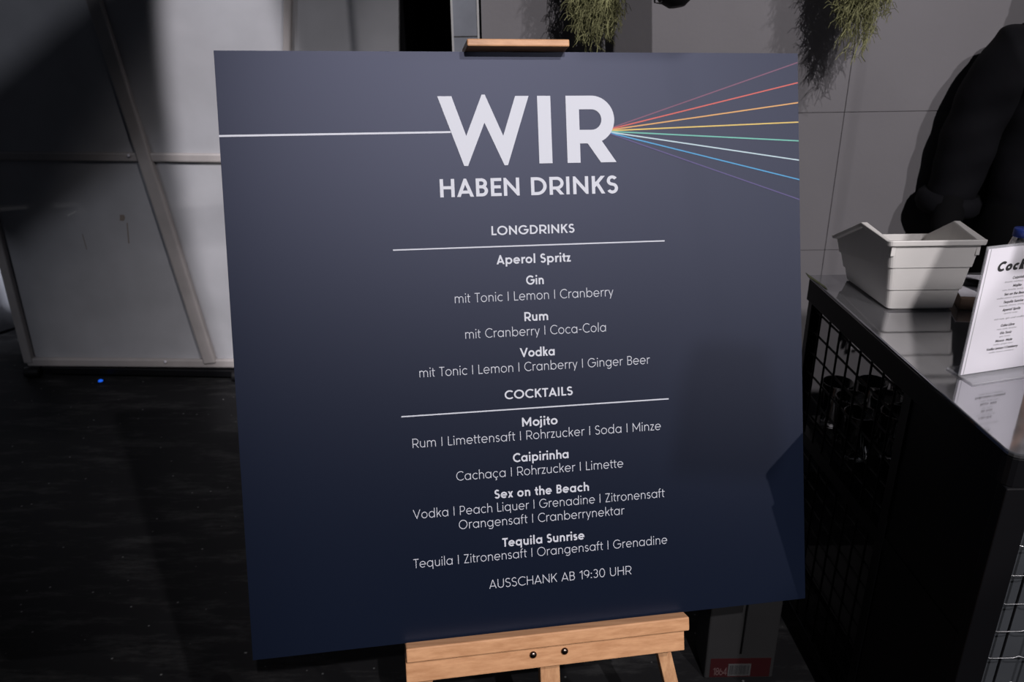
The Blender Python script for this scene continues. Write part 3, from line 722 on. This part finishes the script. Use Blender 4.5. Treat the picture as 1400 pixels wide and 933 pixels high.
sh_ = MB().slab([v + Vector((0, 0, hz + .0008)) for v in (q0 + Vector((.002, .006, 0)), q1 + Vector((0, .006, 0)), q2, q3)], (0, 0, .0012)); sh_.loc = (q0 + q2) / 2 + Vector((0, 0, hz))
sh = sh_.build('printed_sheet', M['paper']); tag(sh, 'white printed sheet lying on the low brown box', 'paper')
lines = MB(); lines.flat = True
for k in range(7):
    a = q3.lerp(q0, .08 + .06 * k) + Vector((.008, 0, hz + .0023)); lines.add([a, a + Vector((.06, -.009, 0)), a + Vector((.06, -.0065, 0)), a + Vector((0, .0025, 0))], [(0, 1, 2, 3)])
lines.build('print', M['print_grey'], sh)
c = (q0 * .6 + q2 * .4) + Vector((-.012, .012, hz + .010))
mk = MB().tube([c + Vector((-.02, .012, 0)), c + Vector((-.015, .009, 0)), c + Vector((.03, -.012, 0)), c + Vector((.036, -.015, 0))], [.004, .0075, .0075, .004], 12); mk.loc = c
tag(mk.build('marker_pen', M['black']), 'thick black marker lying on the white printed sheet', 'pen')

# ================================================================== carton on the floor below the board
c0, c1 = pz(962, 928, 0.0), pz(1056, 928, 0.0); yb_ = (c0.y + c1.y) / 2
ct = thing('carton', ((c0.x + c1.x) / 2, yb_ + .05, 0), 'upright grey carton with a red barcode label on the floor under the board', 'carton')
CH = .34
MB().box((c0.x, yb_, .0005), (c1.x, yb_ + .11, CH)).build('carton_body', M['carton'], ct, bevel=.004)
def cq(u0, v0, u1, v1, d): a, b_ = py(u0, v0, yb_), py(u1, v1, yb_); return MB().box((a.x, yb_ - d, b_.z), (b_.x, yb_ - d + .0005, a.z))
lb = cq(972, 901, 1051, 925, .0006).build('red_label', M['red'], ct); lb['label'] = 'dark red label'
bcd = cq(996, 908, 1025, 924, .0009).build('barcode_patch', M['label_white'], lb)
a, b_ = py(998, 910, yb_), py(1023, 922, yb_); bars = MB(); x = a.x
while x < b_.x - .001:
    wd = random.choice((.0006, .001, .0016)); bars.box((x, yb_ - .0012, b_.z), (x + wd, yb_ - .0009, a.z)); x += wd + random.choice((.0006, .0009, .0013))
bars.build('barcode', M['print'], lb)
a, b_ = py(975, 913, yb_), py(993, 923, yb_)
flat_mesh(text_polys('1864', a.x, b_.x, b_.z, a.z - b_.z, .14), lambda x, y, k: Vector((x, yb_ - .0014 - k, y))).build('label_lettering', M['label_pink'], lb)
cable = [py(1030, 790, yb_ - .008), py(1022, 834, yb_ - .006), py(1018, 862, yb_ - .005), py(1013, 894, yb_ - .004)]
MB().tube(cable, .0016, 6).build('carton_slit', M['black'], ct)

# ================================================================== hanging moss, pipe and lamps before the wall
PZ = 2.02; PY_ = WY - .18
pipe = thing('hanging_pipe', (1.6, PY_, PZ), 'black pipe fixed along the grey wall above the moss', 'pipe')
MB().tube([(.0, PY_, PZ), (3.4, PY_, PZ)], .017, 12).build('pipe', M['black_metal'], pipe)
for x in (.25, 1.5, 3.1):
    MB().box((x - .015, PY_ - .01, PZ - .03), (x + .015, WY, PZ - .012)).build('bracket', M['black_metal'], pipe)
def moss(u, v_bot, wd, seed, label, n, taper):
    rnd = random.Random(seed); b0_ = py(u, v_bot, PY_); top = PZ - .034; Lg = top - b0_.z
    mb = MB(); mb.loc = Vector((b0_.x, PY_, top))
    for i in range(n):
        a = rnd.random() * 2 * pi; rr = (rnd.random() ** .5) * wd
        x, y = b0_.x + rr * cos(a), PY_ + .85 * rr * sin(a); z0 = top - rnd.random() * Lg * .8
        ln = rnd.uniform(.08, .26); edge = 1 - taper * (rr / wd) ** 2
        zmin = top - Lg * edge * rnd.uniform(.9, 1.02); z1 = max(zmin, z0 - ln)
        if z1 > z0 - .02: continue
        pts = []; k = 9; ph = rnd.random() * 6; am = rnd.uniform(.004, .014); fq = rnd.uniform(3, 7)
        for j in range(k):
            f_ = j / (k - 1); zz = z0 + (z1 - z0) * f_
            pts.append((x + am * sin(ph + fq * f_ * 2) + rnd.uniform(-.004, .004), y + am * cos(ph + fq * f_ * 1.7) + rnd.uniform(-.004, .004), zz + rnd.uniform(-.004, .004)))
        mb.tube(pts, rnd.uniform(.0006, .0011), 3, False, False)
        for j in range(1, k - 1):                  # curled side leaves
            p = Vector(pts[j]); d = Vector((rnd.uniform(-1, 1), rnd.uniform(-1, 1), rnd.uniform(-.9, .3))).normalized() * rnd.uniform(.012, .028)
            mb.tube([p, p + d * .6 + Vector((0, 0, .003)), p + d + Vector((0, 0, -.006))], .0006, 3, False, False)
    o = mb.build('hanging_moss', M['moss']); return tag(o, label, 'moss', 'moss clumps hanging before the wall')
moss(812, 82, .066, 3, 'green moss clump hanging behind the top of the board beside the clamp', 620, .1)
moss(1166, 96, .088, 5, 'green moss clump hanging by the wall to the right of the board', 1150, .4)
def lamp(u, v, label, tilt):
    YL = PY_ - .17; p = py(u, v, YL); o = thing('stage_lamp', (p.x, PY_, PZ - .03), label, 'lamp', 'black lamps hanging from the pipe')
    ax = Vector((tilt, -.25, -1)).normalized(); zt_ = PZ - .06
    ln = (zt_ - p.z) - .06; c_ = Vector((p.x, YL, p.z + .004))
    MB().lathe([(.001, 0), (.018, .0), (.036, .014), (.056, .045), (.060, ln * .55), (.040, ln * .8), (.012, ln * .86), (.001, ln * .86)], c_, 20, -ax).build('lamp_body', M['black'], o)
    t0_ = c_ - ax * ln * .5
    MB().tube([t0_ + Vector((-.066, 0, 0)), Vector((p.x - .066, YL + .05, zt_ - .05)), Vector((p.x, PY_, zt_)), Vector((p.x + .066, YL + .05, zt_ - .05)), t0_ + Vector((.066, 0, 0))], .004, 6).build('yoke', M['black_metal'], o)
    MB().box((p.x - .012, PY_ - .022, zt_ - .004), (p.x + .012, PY_ + .022, PZ - .020)).build('clamp', M['black_metal'], o)
    MB().tube([Vector((p.x - .01, PY_ - .02, PZ - .03)), Vector((p.x - .05, YL, PZ - .2)), Vector((p.x - .055, YL - .01, p.z + .05)), Vector((p.x - .05, YL - .01, p.z + .014)), Vector((p.x - .038, YL - .01, p.z + .012)), Vector((p.x - .024, YL - .01, p.z + .03))], .0022, 6).build('cable', M['black'], o)
lamp(925, 12, 'black lamp tip hanging over the top edge of the board', .12)
lamp(1345, -165, 'black lamp hanging above the frame at right over the counter', .2)

# ================================================================== person behind the counter
def skin_mesh(name, verts, edges, radii, material, parent, root=0, sub=2, disp=0.0):
    me = bpy.data.meshes.new(name); L = WLOC[parent.name]
    me.from_pydata([tuple(Vector(v) - L) for v in verts], edges, [])
    o = bpy.data.objects.new(name, me); COL.objects.link(o)
    sk_ = o.modifiers.new('skin', 'SKIN'); sk_.use_smooth_shade = True
    for i, r_ in enumerate(radii):
        d = me.skin_vertices[0].data[i]; d.radius = r_ if isinstance(r_, tuple) else (r_, r_); d.use_root = (i == root)
    sb = o.modifiers.new('sub', 'SUBSURF'); sb.levels = sub; sb.render_levels = sub
    dg = bpy.context.evaluated_depsgraph_get(); ev = o.evaluated_get(dg); nm = bpy.data.meshes.new_from_object(ev)
    bpy.data.objects.remove(o); bpy.data.meshes.remove(me)
    if disp:
        rnd = random.Random(3); ph = [rnd.random() * 6 for _ in range(6)]
        for v in nm.vertices:
            c_ = v.co; k = sin(c_.z * 38 + 9 * c_.x + ph[0] + 2 * sin(c_.x * 21 + ph[1])) * .6 + sin(c_.z * 71 - 30 * c_.x + ph[2]) * .4
            v.co = c_ + v.normal * disp * k
    nm.name = name; nm.materials.clear(); nm.materials.append(material)
    for p_ in nm.polygons: p_.use_smooth = True
    o = bpy.data.objects.new(name, nm); COL.objects.link(o); o.parent = parent; WLOC[o.name] = L
    return o
sh_r = py(1376, 74, 2.26); el = py(1303, 256, 2.312); wr = py(1289, 330, 2.20); midl = py(1336, 160, 2.30)
bx_ = sh_r.x + .185; by = 2.25
pe = thing('person', (bx_, by, 0), 'person in black clothes with a rolled sleeve standing behind the counter', 'person')
hz0 = .90; shz = sh_r.z
V = [(bx_, by, hz0), (bx_, by, 1.06), (bx_, by + .0, 1.24), (bx_, by, shz - .01), (bx_, by - .01, shz + .075), (bx_, by - .03, shz + .13), (bx_, by - .035, shz + .205), (bx_, by - .03, shz + .275),
     tuple(sh_r), tuple(midl), tuple(el), tuple(wr), (bx_ + .185, by, shz - .01), (bx_ + .27, by - .02, 1.16), (bx_ + .28, by - .06, 1.03), (bx_ + .16, by - .20, .955),
     (bx_ - .09, by, .84), (bx_ - .10, by, .48), (bx_ - .10, by + .02, .09), (bx_ + .09, by, .84), (bx_ + .10, by, .48), (bx_ + .10, by + .02, .09),
     (bx_ - .11, by - .12, .035), (bx_ + .11, by - .12, .035), (bx_, by - .115, shz + .19)]
E_ = [(0, 1), (1, 2), (2, 3), (3, 4), (4, 5), (5, 6), (6, 7), (3, 8), (8, 9), (9, 10), (10, 11), (3, 12), (12, 13), (13, 14), (14, 15), (0, 16), (16, 17), (17, 18), (0, 19), (19, 20), (20, 21), (18, 22), (21, 23)]
R_ = [(.10, .07), (.095, .07), (.11, .075), (.07, .06), .052, .072, (.076, .092), (.062, .075), .058, .046, .038, .026, .058, .046, .036, .026, .08, .055, .038, .08, .055, .038, .032, .032]
V = V[:24]
body = skin_mesh('body', V, E_, R_, M['skin'], pe)
# hands: palm and five fingers, curled over the counter edge
def hand(nm, wrist, d, side):
    d = Vector(d).normalized(); s_ = Vector(side); s_ = (s_ - d * s_.dot(d)).normalized(); n_ = d.cross(s_)
    w0 = Vector(wrist); vs = [w0, w0 + d * .045, w0 + d * .085]; es = [(0, 1), (1, 2)]; rs = [(.024, .018), (.034, .016), (.036, .013)]
    for k, ln in zip((-1.5, -.5, .5, 1.5), (.058, .072, .078, .066)):
        b0_ = w0 + d * .09 + s_ * k * .019; i = len(vs)
        vs += [b0_, b0_ + d * ln * .5 - n_ * .008, b0_ + d * ln * .85 - n_ * .026]; es += [(2, i), (i, i + 1), (i + 1, i + 2)]; rs += [.0095, .0088, .0075]
    i = len(vs); b0_ = w0 + d * .035 + s_ * .034
    vs += [b0_, b0_ + d * .03 + s_ * .022 - n_ * .01, b0_ + d * .058 + s_ * .024 - n_ * .02]; es += [(1, i), (i, i + 1), (i + 1, i + 2)]; rs += [.012, .0105, .0085]
    return skin_mesh(nm, vs, es, rs, M['skin'], pe)
hand('hand', tuple(wr + (wr - el).normalized() * .0), wr - el, (1, -.3, 0)); hand('hand', V[15], Vector(V[15]) - Vector(V[14]) + Vector((0, -.03, -.02)), (-1, .3, .2))
# clothing
cf = el + (el - midl).normalized() * .062
SV = [(bx_, by, .74), (bx_, by, 1.0), (bx_, by, 1.22), (bx_, by, shz - .02), (bx_, by - .005, shz + .045),
      tuple(sh_r.lerp(Vector((bx_, by, shz)), .12)), tuple(midl.lerp(sh_r, .35)), tuple(midl.lerp(el, .25)), tuple(el), tuple(cf),
      (bx_ + .18, by, shz - .01), (bx_ + .26, by - .02, 1.17), (bx_ + .285, by - .05, 1.04), (bx_ + .22, by - .13, .99)]
SE = [(0, 1), (1, 2), (2, 3), (3, 4), (3, 5), (5, 6), (6, 7), (7, 8), (8, 9), (3, 10), (10, 11), (11, 12), (12, 13)]
SR = [(.185, .125), (.175, .12), (.185, .125), (.12, .11), .066, (.080, .085), (.080, .085), (.072, .078), (.074, .072), (.066, .060), (.08, .085), .072, .06, .05]
skin_mesh('shirt', SV, SE, SR, M['shirt'], pe, 0, 3, .0045)
dcf = (el - midl).normalized(); ccf = el + dcf * .045
MB().lathe([(.058, -.030), (.070, -.034), (.082, -.020), (.084, .006), (.074, .022), (.060, .024), (.054, .0), (.058, -.030)], ccf, 24, dcf).build('rolled_cuff', M['shirt'], pe)
skin_mesh('undersleeve', [tuple(el), tuple(el.lerp(wr, .5)), tuple(wr)], [(0, 1), (1, 2)], [.052, .044, .034], M['trousers'], pe)
skin_mesh('trousers', [(bx_, by, 1.06), (bx_, by, .86), (bx_ - .09, by, .78), (bx_ - .10, by, .48), (bx_ - .10, by + .02, .07), (bx_ + .09, by, .78), (bx_ + .10, by, .48), (bx_ + .10, by + .02, .07)],
          [(0, 1), (1, 2), (2, 3), (3, 4), (1, 5), (5, 6), (6, 7)], [(.17, .115), (.17, .12), .092, .07, .058, .092, .07, .058], M['trousers'], pe)
for sx_ in (-1, 1): MB().ball((bx_ + .105 * sx_, by - .055, .045), 1, 16, 10, (.05, .14, .045)).build('shoe', M['black'], pe)
hc = Vector((bx_, by - .032, shz + .215))
mb = MB(); mb.ball(hc + Vector((0, .026, .034)), 1, 20, 14, (.086, .098, .090)); mb.build('hair', M['hair'], pe)
for sx_ in (-1, 1):
    e_o = MB().ball(hc + Vector((.031 * sx_, -.082, .0)), .0105, 12, 8).build('eye', M['eye'], pe)
    MB().ball(hc + Vector((.031 * sx_, -.0895, .0)), .0045, 10, 6).build('pupil', M['black'], e_o)
    MB().tube([hc + Vector((.018 * sx_, -.094, .017)), hc + Vector((.033 * sx_, -.094, .021)), hc + Vector((.047 * sx_, -.086, .017))], .0028, 6).build('eyebrow', M['hair'], pe)
    MB().ball(hc + Vector((.078 * sx_, .0, -.01)), 1, 10, 8, (.010, .018, .030)).build('ear', M['skin'], pe)
MB().ball(hc + Vector((0, -.098, -.03)), 1, 10, 8, (.014, .018, .024)).build('nose', M['skin'], pe)
MB().ball(hc + Vector((0, -.084, -.066)), 1, 10, 8, (.026, .010, .008)).build('mouth', M['stain'], pe)

# ================================================================== unseen blockers added above the frame to shape the lamps' shade
def shade(name, pts, Y, d, label, cat, KEY=KEY):
    """an added blocker between the key light and what it keeps dark: its outline seen from the lamp"""
    P = []
    for q in pts:
        k = (Y - KEY.y) / (q.y - KEY.y); P.append(KEY + (q - KEY) * k)
    mb = MB().slab(P, (0, d, 0)); mb.loc = sum(P, Vector()) / len(P)
    return tag(mb.build(name, M['cloth_black']), label, cat)
e_ = .010
shade('added_shade_cloth', [bd(.27, e_), bd(.39, e_), bd(.39, -.013), bd(.595, -.013), bd(.595, e_), bd(.77, e_), pp(345, 67), pp(640, 64), pp(640, -20), pp(-45, -20)], .45, .02, 'added black cloth out of view, keeping the key light off the panel', 'drape')  # added out of view to keep the key light off the grey panel
hs_ = Vector((.84, 1.61, 1.0)); k_ = (.3 - CEIL.y) / (hs_.y - CEIL.y); hs_ = CEIL + (hs_ - CEIL) * k_
ho = thing('tub_shade_block', hs_, 'added small black block out of view, shading the right of the tub', 'blocker')
P_ = [CEIL + (Vector(p) - CEIL) * k_ for p in ((.80, 1.61, .86), (1.02, 1.61, .86), (1.02, 1.61, 1.13), (.868, 1.61, 1.13))]
MB().slab(P_, (0, .05, 0)).build('block_slab', M['black'], ho)  # unseen block added to shade the tub's right side
MB().tube([(P_[2] + P_[3]) / 2 + Vector((0, .02, -.005)), Vector(((P_[2].x + P_[3].x) / 2, P_[2].y + .02, 3.2))], .0012, 6).build('cable', M['black'], ho)  # thread for the added block
mb = MB().box((-1.0, .40, 2.44), (.20, .42, 3.15)); mb.loc = Vector((-.45, .41, 2.44))
tag(mb.build('added_shade_cloth', M['cloth_black']), 'added wide black cloth out of view, keeping ceiling light off the panel', 'drape')  # added out of view to keep the ceiling lamps off the panel
def bpt(u, v, k): q = pp(u, v); return LB + (q - LB) * k
a, b_ = bpt(-45, 270, .6), bpt(262, 20, .6)
bm_ = MB().bar(a, b_, (b_ - a).cross(PN), .205, .15); bm_.loc = (a + b_) / 2
tag(bm_.build('added_shade_bar', M['black_metal'], bevel=.005), 'added black sloping bar out of view, casting the dark band on the panel', 'beam')  # bar added only for its diagonal shadow across the back panel
